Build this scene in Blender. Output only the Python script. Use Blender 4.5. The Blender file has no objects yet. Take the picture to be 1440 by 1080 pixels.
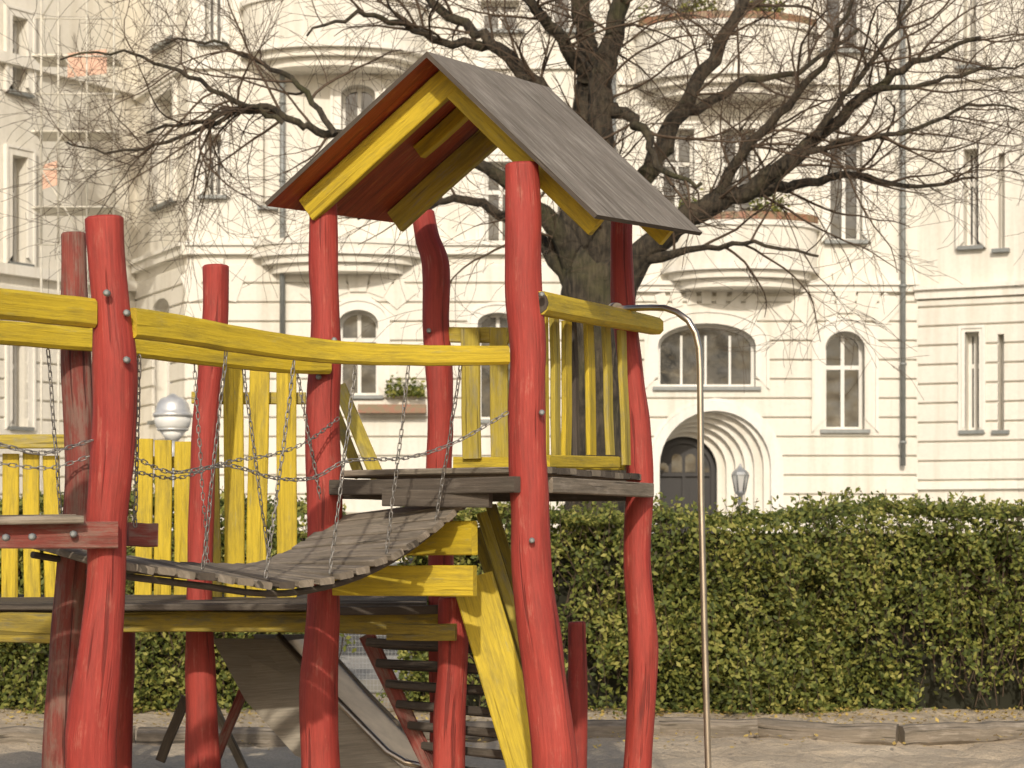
import bpy, bmesh, math, random
import numpy as np
from mathutils import Vector, noise
random.seed(7); np.random.seed(7)
F=3000.0; CZ=1.6
def P(u,v,d): return Vector(((u-720)*d/F, d, CZ+(750-v)*d/F))
UP=Vector((0,0,1))
scene=bpy.context.scene
# ------------------------------------------------------------ materials
def newmat(name):
    m=bpy.data.materials.new(name); m.use_nodes=True
    nt=m.node_tree; b=nt.nodes['Principled BSDF']; return m,nt,b
def N(nt,t,**k):
    n=nt.nodes.new(t)
    for a,v in k.items(): setattr(n,a,v)
    return n
def ramp(nt,src,stops):
    r=N(nt,'ShaderNodeValToRGB'); e=r.color_ramp.elements
    while len(e)<len(stops): e.new(0.5)
    for i,(p,c) in enumerate(stops):
        e[i].position=p; e[i].color=(c[0],c[1],c[2],1) if hasattr(c,'__len__') else (c,c,c,1)
    nt.links.new(src,r.inputs[0]); return r
def noise_n(nt,vec,scale,detail=5,rough=0.6):
    n=N(nt,'ShaderNodeTexNoise'); n.inputs['Scale'].default_value=scale
    n.inputs['Detail'].default_value=detail; n.inputs['Roughness'].default_value=rough
    if vec is not None: nt.links.new(vec,n.inputs['Vector'])
    return n
def mix(nt,fac,a,b,mode='MIX'):
    m=N(nt,'ShaderNodeMix',data_type='RGBA',blend_type=mode)
    for sock,val in ((0,fac),(6,a),(7,b)):
        if hasattr(val,'is_linked'): nt.links.new(val,m.inputs[sock])
        elif sock==0: m.inputs[0].default_value=val
        else: m.inputs[sock].default_value=(val[0],val[1],val[2],1)
    return m.outputs[2]
def bump(nt,b,h,strength,dist):
    n=N(nt,'ShaderNodeBump'); n.inputs['Strength'].default_value=strength; n.inputs['Distance'].default_value=dist
    nt.links.new(h,n.inputs['Height']); nt.links.new(n.outputs[0],b.inputs['Normal'])
def wood(name,c1,c2,worn,wear=0.5,rough=0.65,crack=0.35,dirt=(0.05,0.045,0.03),dirt_amt=0.5):
    m,nt,b=newmat(name)
    uv=N(nt,'ShaderNodeTexCoord').outputs['UV']
    def mp(sx,sy):
        q=N(nt,'ShaderNodeMapping'); q.inputs['Scale'].default_value=(sx,sy,1); nt.links.new(uv,q.inputs[0]); return q.outputs[0]
    grain=noise_n(nt,mp(3,70),1.0,6,0.7)
    patch=noise_n(nt,mp(4.5,15.0),1.0,8,0.72)
    patch2=noise_n(nt,mp(0.9,3.0),1.3,5,0.65)
    cr=noise_n(nt,mp(1.1,30),1.0,3,0.5)
    tone=ramp(nt,patch2.outputs[0],[(0.3,c1),(0.7,c2)]).outputs[0]
    g=ramp(nt,grain.outputs[0],[(0.3,0.72),(0.65,1.08)]).outputs[0]
    tone=mix(nt,1.0,tone,g,'MULTIPLY')
    mm=N(nt,'ShaderNodeMath',operation='ADD'); nt.links.new(patch.outputs[0],mm.inputs[0])
    m2=N(nt,'ShaderNodeMath',operation='MULTIPLY'); nt.links.new(grain.outputs[0],m2.inputs[0]); m2.inputs[1].default_value=0.5
    nt.links.new(m2.outputs[0],mm.inputs[1])
    t=1.06-0.42*wear
    wr=ramp(nt,mm.outputs[0],[(t-0.07,0.0),(t+0.07,0.85)]).outputs[0]
    col=mix(nt,wr,tone,worn)
    dn=noise_n(nt,mp(1.5,9),1.7,6,0.75)
    dr=ramp(nt,dn.outputs[0],[(0.47,0.0),(0.72,dirt_amt)]).outputs[0]
    col=mix(nt,dr,col,dirt)
    cc=ramp(nt,cr.outputs[0],[(0.34,1.0),(0.385,0.0)]).outputs[0]
    cm=N(nt,'ShaderNodeMath',operation='MULTIPLY'); nt.links.new(cc,cm.inputs[0]); cm.inputs[1].default_value=crack
    col=mix(nt,cm.outputs[0],col,(c1[0]*0.22,c1[1]*0.22,c1[2]*0.22))
    nt.links.new(col,b.inputs['Base Color']); b.inputs['Roughness'].default_value=rough
    b.inputs['Specular IOR Level'].default_value=0.35
    hs=N(nt,'ShaderNodeMath',operation='SUBTRACT'); nt.links.new(grain.outputs[0],hs.inputs[0]); nt.links.new(cm.outputs[0],hs.inputs[1])
    bump(nt,b,hs.outputs[0],0.7,0.008)
    return m
M={}
M['red']=wood('red_paint',(0.30,0.032,0.024),(0.41,0.060,0.042),(0.42,0.13,0.09),0.40,0.6,0.6,dirt=(0.14,0.03,0.02),dirt_amt=0.6)
M['redold']=wood('weathered_red_paint',(0.20,0.04,0.032),(0.28,0.065,0.045),(0.22,0.13,0.10),0.7,0.75,0.8,dirt_amt=0.6)
M['yel']=wood('yellow_paint',(0.52,0.37,0.022),(0.63,0.46,0.032),(0.38,0.32,0.10),0.36,0.6,0.45,dirt=(0.17,0.14,0.035),dirt_amt=0.75)
M['yelold']=wood('weathered_yellow_paint',(0.42,0.32,0.045),(0.52,0.40,0.06),(0.33,0.28,0.14),0.55,0.7,0.55,dirt=(0.13,0.115,0.045),dirt_amt=0.65)
M['yeldirty']=wood('dirty_yellow_paint',(0.26,0.19,0.025),(0.38,0.28,0.035),(0.16,0.14,0.07),0.6,0.7,0.6,dirt_amt=0.75)
M['grey']=wood('weathered_wood',(0.17,0.14,0.105),(0.29,0.24,0.18),(0.34,0.29,0.23),0.5,0.8,0.8,dirt_amt=0.6)
M['dark']=wood('dark_wood',(0.06,0.047,0.037),(0.115,0.092,0.07),(0.15,0.125,0.1),0.45,0.8,0.7)
M['roof']=wood('roof_plywood',(0.18,0.152,0.122),(0.27,0.232,0.19),(0.32,0.285,0.24),0.6,0.85,0.45,dirt=(0.085,0.072,0.05),dirt_amt=0.85)
M['redunder']=wood('red_roof_underside',(0.30,0.035,0.02),(0.45,0.09,0.03),(0.50,0.16,0.04),0.45,0.55,0.3,dirt=(0.10,0.02,0.015),dirt_amt=0.9)
M['slide']=wood('slide_side_panel',(0.30,0.26,0.20),(0.38,0.33,0.26),(0.42,0.37,0.30),0.3,0.7,0.0,dirt_amt=0.25)
def metal(name,c,r,met=1.0):
    m,nt,b=newmat(name); b.inputs['Metallic'].default_value=met
    tc=N(nt,'ShaderNodeTexCoord').outputs['Object']; n=noise_n(nt,tc,9,5)
    nt.links.new(ramp(nt,n.outputs[0],[(0.3,[x*0.75 for x in c]),(0.7,c)]).outputs[0],b.inputs['Base Color'])
    b.inputs['Roughness'].default_value=r; return m
M['steel']=metal('brushed_steel',(0.66,0.57,0.46),0.33)
M['chain']=metal('galvanised_chain',(0.36,0.34,0.31),0.5,0.8)
M['chrome']=metal('lamp_metal',(0.74,0.73,0.70),0.42,0.5)
M['pipe']=metal('zinc_pipe',(0.25,0.26,0.25),0.55,0.3)
M['scaf']=metal('scaffold_steel',(0.66,0.62,0.52),0.5,0.15)
M['iron']=metal('grey_iron',(0.42,0.43,0.43),0.5,0.3)
def plaster(name,c,var=0.07,bs=0.25):
    m,nt,b=newmat(name); tc=N(nt,'ShaderNodeTexCoord').outputs['Object']
    n=noise_n(nt,tc,0.35,7,0.6); n2=noise_n(nt,tc,14,6,0.7)
    mp=N(nt,'ShaderNodeMapping'); mp.inputs['Scale'].default_value=(3.5,3.5,0.25); nt.links.new(tc,mp.inputs[0]); n3=noise_n(nt,mp.outputs[0],1,6,0.65)
    a=ramp(nt,n.outputs[0],[(0.3,[x*(1-var) for x in c]),(0.65,c)]).outputs[0]
    a=mix(nt,1.0,a,ramp(nt,n2.outputs[0],[(0.25,0.9),(0.6,1.0)]).outputs[0],'MULTIPLY')
    a=mix(nt,1.0,a,ramp(nt,n3.outputs[0],[(0.28,(0.85,0.83,0.79)),(0.52,(1,1,1))]).outputs[0],'MULTIPLY')
    nt.links.new(a,b.inputs['Base Color']); b.inputs['Roughness'].default_value=0.85
    bump(nt,b,n2.outputs[0],bs,0.01); return m
M['wall']=plaster('cream_plaster',(0.73,0.695,0.615))
M['trim']=plaster('white_trim_plaster',(0.76,0.73,0.66),0.05)
M['frame']=plaster('white_window_frame',(0.74,0.72,0.67),0.03,0.05)
m,nt,b=newmat('window_glass'); tc=N(nt,'ShaderNodeTexCoord').outputs['Object']
n=noise_n(nt,tc,2.2,4); nt.links.new(ramp(nt,n.outputs[0],[(0.35,(0.02,0.022,0.024)),(0.58,(0.07,0.066,0.058)),(0.78,(0.2,0.185,0.155))]).outputs[0],b.inputs['Base Color'])
b.inputs['Roughness'].default_value=0.05; b.inputs['IOR'].default_value=1.6; n2=noise_n(nt,tc,1.2,2); bump(nt,b,n2.outputs[0],0.35,0.1); M['glass']=m
m,nt,b=newmat('dark_door'); b.inputs['Base Color'].default_value=(0.014,0.012,0.012,1); b.inputs['Roughness'].default_value=0.45; M['door']=m
m,nt,b=newmat('terracotta_box'); tc=N(nt,'ShaderNodeTexCoord').outputs['Object']; n=noise_n(nt,tc,9,4)
nt.links.new(ramp(nt,n.outputs[0],[(0.4,(0.28,0.12,0.07)),(0.6,(0.2,0.15,0.08))]).outputs[0],b.inputs['Base Color']); M['terra']=m
m,nt,b=newmat('opal_lamp_glass'); b.inputs['Base Color'].default_value=(0.78,0.77,0.73,1); b.inputs['Roughness'].default_value=0.3; M['opal']=m
m,nt,b=newmat('tree_bark'); tc=N(nt,'ShaderNodeTexCoord').outputs['Object']; n=noise_n(nt,tc,7,7,0.7); n2=noise_n(nt,tc,1.6,4)
mp=N(nt,'ShaderNodeMapping'); mp.inputs['Scale'].default_value=(24,24,4); nt.links.new(tc,mp.inputs[0]); n3=noise_n(nt,mp.outputs[0],1,6,0.65)
a=ramp(nt,n.outputs[0],[(0.3,(0.024,0.019,0.013)),(0.7,(0.10,0.078,0.05))]).outputs[0]
a=mix(nt,1.0,a,ramp(nt,n3.outputs[0],[(0.35,0.35),(0.6,1.2)]).outputs[0],'MULTIPLY')
a=mix(nt,ramp(nt,n2.outputs[0],[(0.5,0.0),(0.68,0.5)]).outputs[0],a,(0.075,0.075,0.022))
nt.links.new(a,b.inputs['Base Color']); b.inputs['Roughness'].default_value=0.9; bump(nt,b,n3.outputs[0],1.0,0.06); M['bark']=m
m,nt,b=newmat('twigs'); b.inputs['Base Color'].default_value=(0.085,0.056,0.034,1); b.inputs['Roughness'].default_value=0.85; M['twig']=m
def leafmat(name,stops,trans=0.3,pos=1.1):
    m,nt,b=newmat(name); g=N(nt,'ShaderNodeNewGeometry'); tc=N(nt,'ShaderNodeTexCoord').outputs['Object']
    n=noise_n(nt,tc,pos,5,0.7)
    a=N(nt,'ShaderNodeMath',operation='MULTIPLY'); nt.links.new(g.outputs['Random Per Island'],a.inputs[0]); a.inputs[1].default_value=0.5
    c=N(nt,'ShaderNodeMath',operation='MULTIPLY_ADD'); nt.links.new(n.outputs[0],c.inputs[0]); c.inputs[1].default_value=0.85; nt.links.new(a.outputs[0],c.inputs[2])
    r=ramp(nt,c.outputs[0],stops).outputs[0]
    nt.links.new(r,b.inputs['Base Color']); b.inputs['Roughness'].default_value=0.6; b.inputs['Specular IOR Level'].default_value=0.3
    t=N(nt,'ShaderNodeBsdfTranslucent'); nt.links.new(r,t.inputs[0]); s=N(nt,'ShaderNodeMixShader'); s.inputs[0].default_value=trans
    nt.links.new(b.outputs[0],s.inputs[1]); nt.links.new(t.outputs[0],s.inputs[2]); nt.links.new(s.outputs[0],nt.nodes['Material Output'].inputs[0]); return m
M['leaf']=leafmat('hedge_leaves',[(0.3,(0.07,0.052,0.024)),(0.44,(0.06,0.082,0.02)),(0.62,(0.125,0.15,0.032)),(0.8,(0.24,0.25,0.055)),(0.95,(0.40,0.37,0.10))],0.35,1.3)
M['litter']=leafmat('litter',[(0.2,(0.12,0.07,0.03)),(0.5,(0.35,0.24,0.07)),(0.9,(0.5,0.36,0.1))],0.1,4)
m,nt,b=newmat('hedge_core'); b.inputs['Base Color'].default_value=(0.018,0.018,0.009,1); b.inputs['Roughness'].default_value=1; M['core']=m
m,nt,b=newmat('sand'); tc=N(nt,'ShaderNodeTexCoord').outputs['Object']; n=noise_n(nt,tc,0.9,7,0.65); n2=noise_n(nt,tc,60,4,0.7); n3=noise_n(nt,tc,6,6,0.7)
a=ramp(nt,n.outputs[0],[(0.3,(0.44,0.345,0.235)),(0.7,(0.58,0.475,0.34))]).outputs[0]
a=mix(nt,1.0,a,ramp(nt,n2.outputs[0],[(0.3,0.72),(0.65,1.05)]).outputs[0],'MULTIPLY')
a=mix(nt,ramp(nt,n3.outputs[0],[(0.55,0.0),(0.75,0.55)]).outputs[0],a,(0.23,0.17,0.105))
nt.links.new(a,b.inputs['Base Color']); b.inputs['Roughness'].default_value=0.95; bump(nt,b,n3.outputs[0],0.9,0.06); M['sand']=m
m,nt,b=newmat('asphalt'); b.inputs['Base Color'].default_value=(0.055,0.055,0.055,1); b.inputs['Roughness'].default_value=0.9; M['asph']=m
m,nt,b=newmat('paving'); tc=N(nt,'ShaderNodeTexCoord').outputs['Object']; n=noise_n(nt,tc,3,5)
nt.links.new(ramp(nt,n.outputs[0],[(0.3,(0.22,0.21,0.19)),(0.7,(0.32,0.3,0.27))]).outputs[0],b.inputs['Base Color']); b.inputs['Roughness'].default_value=0.9; M['pave']=m
m,nt,b=newmat('roof_tiles'); b.inputs['Base Color'].default_value=(0.2,0.08,0.05,1); M['tiles']=m
m,nt,b=newmat('orange_net'); b.inputs['Base Color'].default_value=(0.6,0.36,0.25,1); M['net']=m
# ------------------------------------------------------------ mesh builder
class MB:
    def __init__(s): s.v=[];s.f=[];s.uv=[];s.m=[];s.sm=[];s.mats=[]
    def mi(s,k):
        if k not in s.mats: s.mats.append(k)
        return s.mats.index(k)
    def face(s,idx,uv,mat,smooth=False):
        s.f.append(tuple(idx)); s.uv.extend(uv); s.m.append(mat); s.sm.append(smooth)
    def build(s,name,parent=None,recalc=True):
        me=bpy.data.meshes.new(name); me.from_pydata([tuple(p) for p in s.v],[],s.f)
        ul=me.uv_layers.new(name='UVMap'); ul.data.foreach_set('uv',np.array(s.uv,dtype=np.float32).ravel())
        me.polygons.foreach_set('material_index',s.m); me.polygons.foreach_set('use_smooth',s.sm)
        for k in s.mats: me.materials.append(M[k])
        if recalc:
            bm=bmesh.new(); bm.from_mesh(me); bmesh.ops.recalc_face_normals(bm,faces=bm.faces); bm.to_mesh(me); bm.free()
        me.update()
        o=bpy.data.objects.new(name,me); scene.collection.objects.link(o)
        if parent: o.parent=parent
        return o
def empty(name):
    e=bpy.data.objects.new(name,None); scene.collection.objects.link(e); return e
def loft(mb,rings,mat,smooth,closed_caps=True):
    k=mb.mi(mat); n=len(rings[0]); base=len(mb.v); ou=random.uniform(0,60); ov=random.uniform(0,60)
    for r in rings: mb.v.extend(r)
    L=0; ls=[0]
    for i in range(1,len(rings)):
        L+=(sum(rings[i],Vector())/n-sum(rings[i-1],Vector())/n).length; ls.append(L)
    pr=[0]
    mid=rings[len(rings)//2]
    for j in range(n): pr.append(pr[-1]+(mid[(j+1)%n]-mid[j]).length)
    for i in range(len(rings)-1):
        for j in range(n):
            a=base+i*n+j; b_=base+i*n+(j+1)%n
            mb.face((a,b_,b_+n,a+n),[(ou+ls[i],ov+pr[j]),(ou+ls[i],ov+pr[j+1]),(ou+ls[i+1],ov+pr[j+1]),(ou+ls[i+1],ov+pr[j])],k,smooth)
    if closed_caps:
        for i,off in ((0,0),(len(rings)-1,3)):
            c=rings[i]; 
            ax=(c[1]-c[0]).normalized() if (c[1]-c[0]).length>1e-7 else Vector((1,0,0))
            mb.face([base+i*n+j for j in range(n)],[(ou+(q-c[0]).dot(ax)+off,ov+(q-c[0]).length*0.6) for q in c],k,False)
def frame(pts,i):
    if i==0: t=pts[1]-pts[0]
    elif i==len(pts)-1: t=pts[-1]-pts[-2]
    else: t=pts[i+1]-pts[i-1]
    return t.normalized()
def tube(mb,pts,rad,mat,sides=12,smooth=True,caps=True,lump=0.0):
    if not hasattr(rad,'__len__'): rad=[rad]*len(pts)
    rings=[]; t=frame(pts,0); ref=Vector((1,0,0)) if abs(t.x)<0.9 else Vector((0,1,0))
    s=(ref-t*ref.dot(t)).normalized(); seed=Vector((random.uniform(0,90),0,0))
    for i,p in enumerate(pts):
        t=frame(pts,i); s=(s-t*s.dot(t)).normalized(); q=t.cross(s)
        ring=[]
        for j in range(sides):
            a=2*math.pi*j/sides; r=rad[i]
            dr=s*math.cos(a)+q*math.sin(a)
            if lump: r*=1+lump*noise.noise((p*1.6+dr*0.55+seed))+lump*0.6*noise.noise(p*4+dr*1.6+seed)
            ring.append(p+dr*r)
        rings.append(ring)
    loft(mb,rings,mat,smooth,caps)
def sweep(mb,pts,w,t,side,mat,ch=0.006,jit=0.002):
    if not hasattr(w,'__len__'): w=[w]*len(pts)
    if not hasattr(t,'__len__'): t=[t]*len(pts)
    rings=[]
    for i,p in enumerate(pts):
        T=frame(pts,i); S=(side-T*side.dot(T)).normalized(); Q=T.cross(S)
        a=w[i]/2; b=t[i]/2; c=min(ch,b*0.45,a*0.45)
        jx=random.uniform(-jit,jit); jy=random.uniform(-jit,jit)
        rings.append([p+S*(x+jx)+Q*(y+jy) for x,y in ((a-c,b),(a,b-c),(a,-b+c),(a-c,-b),(-a+c,-b),(-a,-b+c),(-a,b-c),(-a+c,b))])
    loft(mb,rings,mat,False)
def board(mb,p0,p1,w,t,side,mat,jit=0.003,ch=0.005):
    n=3; sweep(mb,[p0.lerp(p1,i/n) for i in range(n+1)],w,t,side,mat,ch,jit)
def catmull(pts,n):
    out=[]
    for i in range(len(pts)-1):
        p0=pts[max(i-1,0)];p1=pts[i];p2=pts[i+1];p3=pts[min(i+2,len(pts)-1)]
        for k in range(n):
            t=k/n
            out.append([0.5*((2*b)+(-a+c)*t+(2*a-5*b+4*c-d)*t*t+(-a+3*b-3*c+d)*t**3) for a,b,c,d in zip(p0,p1,p2,p3)])
    out.append(list(pts[-1])); return out
def log_post(mb,pl,d,mat,n=12,lump=0.13,toground=True):
    pl=[list(p) for p in pl]
    if toground: pl.append([pl[-1][0]+ (pl[-1][0]-pl[-2][0])*0.2, 750+1.68*F/d, pl[-1][2]*1.03])
    c=catmull(pl,n); pts=[P(a,b,d) for a,b,w in c]; r=[w*d/F/2 for a,b,w in c]
    t=pts[0]; r0=r[0]
    pts=[t+(t-pts[1]).normalized()*0.008]+pts; r=[r0*0.88]+r
    tube(mb,pts,r,mat,26,True,True,lump)
def bolt(mb,p,r=0.014):
    tube(mb,[p+Vector((0,0.02,0)),p-Vector((0,0.006,0)),p-Vector((0,0.014,0))],[r,r,r*0.5],'pipe',8)
def lathe(mb,c,prof,mat,sides=16,smooth=True):
    tube(mb,[Vector((c.x,c.y,z)) for r,z in prof],[r for r,z in prof],mat,sides,smooth)
# ------------------------------------------------------------ playground tower
tower=empty('playground_tower')
mb=MB()
log_post(mb,[(733,232,46),(737,300,50),(736,400,53),(742,500,50),(741,600,52),(744,700,54),(748,800,56),(763,920,60),(776,1030,62),(780,1100,63)],10.0,'red')
mb.build('front_right_post',tower)
mb=MB(); log_post(mb,[(455,266,38),(454,350,42),(457,440,41),(457,500,44),(453,580,48),(455,700,48),(454,780,44),(453,860,46),(448,960,54),(450,1080,58)],10.7,'red'); mb.build('front_left_post',tower)
mb=MB(); log_post(mb,[(595,300,32),(602,335,34),(613,375,38),(612,450,37),(617,520,38),(619,600,35),(617,680,35),(622,900,38)],12.0,'red'); mb.build('back_left_post',tower)
mb=MB(); log_post(mb,[(874,300,32),(874,360,33),(877,430,34),(888,520,34),(896,600,36),(899,690,38),(896,780,40),(902,880,41),(903,960,40),(896,1080,40)],11.5,'red'); mb.build('back_right_post',tower)
# roof
Af=P(600,72,10.1); rf=P(840,302,9.8); rb=P(988,327,11.1); lf=P(372,285,10.5)
Ab=Af+(rb-rf); lb=lf+(Ab-Af)
nR=(rf-Af).cross(Ab-Af).normalized(); 
if nR.z<0: nR=-nR
nL=(lf-Af).cross(Ab-Af).normalized()
if nL.z<0: nL=-nL
def slab(mb,q,nrm,t,mt,mbot):
    a,b_,c,d=q; base=len(mb.v); off=-nrm*t
    mb.v+= [a,b_,c,d,a+off,b_+off,c+off,d+off]
    W=(b_-a).length; H=(d-a).length; uvq=[(0,0),(0,W),(H,W),(H,0)]
    mb.face((base,base+1,base+2,base+3),uvq,mb.mi(mt)); mb.face((base+7,base+6,base+5,base+4),[(x+9,y+5) for x,y in uvq[::-1]],mb.mi(mbot))
    for i in range(4):
        j=(i+1)%4; L=(mb.v[base+i]-mb.v[base+j]).length
        mb.face((base+i,base+j,base+4+j,base+4+i),[(0,0),(L,0),(L,t),(0,t)],mb.mi('dark'))
mb=MB(); slab(mb,(Af,Ab,rb,rf),nR,0.022,'roof','redunder'); 
slab(mb,(Af-nL*0.001,Ab-nL*0.001,lb,lf),nL,0.022,'roof','redunder')
mb.build('roof_boards',tower)
def RL(t,s,off=0): return Af+(Ab-Af)*t+(lf-Af)*s-nL*off
def RR(t,s,off=0): return Af+(Ab-Af)*t+(rf-Af)*s-nR*off
mb=MB()
board(mb,RL(.15,-.0,.095),RL(.15,.93,.095),.13,.05,nL,'yel'); board(mb,RR(.15,0.03,.085),RR(.15,.965,.085),.11,.05,nR,'yel')
board(mb,RL(.80,0,.095),RL(.80,.93,.095),.13,.05,nL,'yelold'); board(mb,RR(.80,0.03,.085),RR(.80,.965,.085),.11,.05,nR,'yel')
board(mb,RL(.50,0.12,.065),RL(.50,.50,.065),.075,.06,nL,'yel')
board(mb,RR(.50,0.0,.08),RR(.50,.46,.08),.10,.06,nR,'yelold')
mb.build('roof_rafters',tower)
# deck
zd=1.90
def G(u,d,z): return Vector(((u-720)*d/F,d,z))
A=G(470,10.7,zd);B=G(742,10.0,zd);C=G(898,11.5,zd);D=G(618,12.0,zd)
mb=MB(); ab=(B-A).normalized()
for i in range(13):
    t=(i+.5)/13; p=A.lerp(D,t)-ab*(0.05+random.uniform(-.02,.02)); q=B.lerp(C,t)+ab*(0.05+random.uniform(-.02,.025))
    board(mb,p,q,.118,.03,(D-A).normalized(),'dark' if i%3 else 'grey')
board(mb,A+Vector((0,-.1,-.075)),B+Vector((-.05,-.1,-.075)),.075,.05,UP,'dark')
board(mb,P(540,699,10.3),P(690,701,10.05),.085,.04,UP,'dark')
board(mb,B+Vector((0.09,.1,-.07)),C+Vector((0.05,-.1,-.07)),.075,.06,UP,'grey')
board(mb,D+Vector((0,0,-.075)),C+Vector((0,0,-.075)),.1,.06,UP,'dark')
board(mb,A+Vector((0,0,-.075)),D+Vector((0,0,-.075)),.1,.06,UP,'dark')
mb.build('deck',tower)
mb=MB()
a=P(757,426,9.95); c=P(921,459,11.55)
sweep(mb,[a.lerp(c,i/5) for i in range(6)],[.108,.106,.104,.1,.096,.09],[.09]*6,UP,'yel',ch=.02,jit=.004)
tube(mb,[a-(c-a).normalized()*.004,a],[.05,.052],'dark',10)
rd=(C-B).normalized()
for (ut,vt,ub,vb,w,mt,dd) in [(780,447,782,648,20,'yelold',10.45),(797,452,796,643,21,'yel',10.6),(828,456,832,640,22,'yel',10.9),(806,450,811,642,12,'dark',10.8),(852,460,858,640,19,'yelold',11.1),(874,465,881,654,20,'yelold',11.25),(766,445,768,655,10,'yel',10.35)]:
    board(mb,P(ut,vt,dd),P(ub,vb,dd),w*dd/F*1.25,.025,rd,mt)
board(mb,P(768,648,10.2),P(866,650,11.15),.06,.045,UP,'yel')
mb.build('right_railing',tower)
mb=MB(); bd=(C-D).normalized()
board(mb,P(632,470,12.0),P(718,472,11.85),.085,.05,UP,'yelold')
for u,w in ((661,28),(701,27),(735,26)):
    board(mb,P(u,462,11.86),P(u+2,645,11.86),w*11.9/F,.025,bd,'yelold')
board(mb,P(640,652,11.95),P(880,652,11.55),.07,.05,UP,'yel')
board(mb,P(478,545,12.1),P(530,668,11.3),.075,.04,Vector((1,0,.3)),'yelold')
board(mb,P(470,575,12.3),P(505,668,11.7),.06,.04,Vector((1,0,.3)),'yeldirty')
mb.build('back_railing',tower)
mb=MB()
for u,v,d in ((762,580,9.9),(762,414,9.88),(603,465,11.9),(748,760,9.88),(448,530,10.6),(470,478,10.6)): bolt(mb,P(u,v,d))
mb.build('bolts',tower)
pole=MB()
pp=[(864,435,11.2),(885,433.5,11.1),(915,432.5,10.95),(935,433,10.85),(952,439,10.8),(968,451,10.75),(978,468,10.75),(983,490,10.75),(984.5,520,10.75),(986,700,10.75),(991,900,10.75),(996,1080,10.75),(999,1205,10.75)]
tube(pole,[P(*q) for q in pp],.0165,'steel',12)
tube(pole,[P(862,435,11.22),P(868,435,11.17)],.035,'steel',12)
pole.build('fire_pole')
# ------------------------------------------------------------ suspension bridge
br=empty('suspension_bridge')
def arc(pl,n):
    c=[P(*q) for q in catmull(pl,14)]; L=[0]
    for i in range(1,len(c)): L.append(L[-1]+(c[i]-c[i-1]).length)
    out=[]
    for k in range(n+1):
        s=L[-1]*k/n; i=0
        while i<len(L)-2 and L[i+1]<s: i+=1
        out.append(c[i].lerp(c[i+1],(s-L[i])/max(1e-9,L[i+1]-L[i])))
    return out
near=[(655,702,10.25),(608,742,10.05),(560,775,9.85),(500,803,9.65),(430,820,9.45),(370,822,9.3),(300,812,9.1),(230,803,8.9),(130,790,8.6)]
far=[(482,727,10.75),(440,757,10.6),(398,783,10.45),(350,798,10.25),(300,798,10.1),(240,793,9.95),(170,785,9.75),(110,776,9.6),(40,764,9.4)]
NP=21
na=arc(near,NP); fa=arc(far,NP)
mb=MB()
for i in range(NP):
    p=(na[i]+na[i+1])/2; q=(fa[i]+fa[i+1])/2; dr=(p-q).normalized()
    wdir=((na[i+1]-na[i])+(fa[i+1]-fa[i])).normalized()
    w=((na[i+1]-na[i]).length+(fa[i+1]-fa[i]).length)/2*0.80
    wd=(wdir+UP*random.uniform(-.07,.07)).normalized()
    board(mb,q-dr*(.01+random.uniform(0,.035)),p+dr*(.02+random.uniform(0,.035)),w,.032,wd,'grey' if random.random()<.9 else 'dark',jit=.004)
mb.build('planks',br)
mb=MB()
dn=Vector((0,0,-.045))
tube(mb,[p+dn+(fa[i]-p).normalized()*.06 for i,p in enumerate(na)],.016,'dark',8); tube(mb,[p+dn+(na[i]-p).normalized()*.06 for i,p in enumerate(fa)],.016,'dark',8)
mb.build('carrier_ropes',br)
mb=MB()
nr=[(183,454,8.5),(250,463,8.75),(330,477,9.05),(420,490,9.35),(500,497,9.55),(600,500,9.75),(712,500,9.95)]
c=catmull(nr,5); n_=len(c)
sweep(mb,[P(*q) for q in c],[.120-.034*i/(n_-1) for i in range(n_)],[.07]*n_,UP,'yel',ch=.012,jit=.001)
frl=[(130,480,9.45),(200,490,9.7),(300,502,10.05),(400,512,10.4),(460,514,10.6)]
c=catmull(frl,5); n_=len(c)
sweep(mb,[P(*q) for q in c],[.085]*n_,[.07]*n_,UP,'yel',ch=.014,jit=.001)
lr=[(-220,405,7.3),(-100,416,7.8),(0,427,8.1),(129,441,8.45)]; c=catmull(lr,4)
sweep(mb,[P(*q) for q in c],.115,.07,UP,'yel',ch=.014,jit=.0015)
lr=[(-200,455,8.6),(0,468,9.1),(128,478,9.4)]; c=catmull(lr,4)
sweep(mb,[P(*q) for q in c],.1,.07,UP,'yel',ch=.014,jit=.0015)
mb.build('handrails',br)
mb=MB()
log_post(mb,[(147,308,54),(150,360,54),(155,430,54),(160,500,60),(162,580,60),(158,660,60),(150,740,58),(148,820,56),(140,910,62),(130,1010,68),(127,1080,70)],8.5,'red'); mb.build('near_post',br)
mb=MB(); log_post(mb,[(103,330,36),(105,400,38),(107,500,42),(112,600,44),(112,700,46),(98,850,46),(90,960,50),(86,1080,52)],9.5,'redold'); mb.build('far_post',br)
mb=MB(); log_post(mb,[(-215,320,50),(-215,600,56),(-220,900,60),(-220,1080,64)],7.4,'red'); mb.build('end_post',br)
mb=MB()
board(mb,P(-180,752,8.1),P(164,753,8.42),.105,.07,UP,'redold'); board(mb,P(178,752,9.0),P(219,753,9.05),.1,.09,UP,'redold')
for i in range(5): board(mb,P(-220,738-i*1.2,8.0+i*.16),P(112+ -i*6,731-i*.8,8.35+i*.2),.15,.03,Vector((0,1,0)),'dark' if i%2 else 'grey')
mb.build('landing',br)
mb=MB()
for u,v,d in ((178,440,8.43),(178,506,8.4),(45,755,8.07),(103,751,8.30),(8,756,8.04),(150,412,8.38)): bolt(mb,P(u,v,d),.014)
mb.build('bolts',br)
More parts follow.
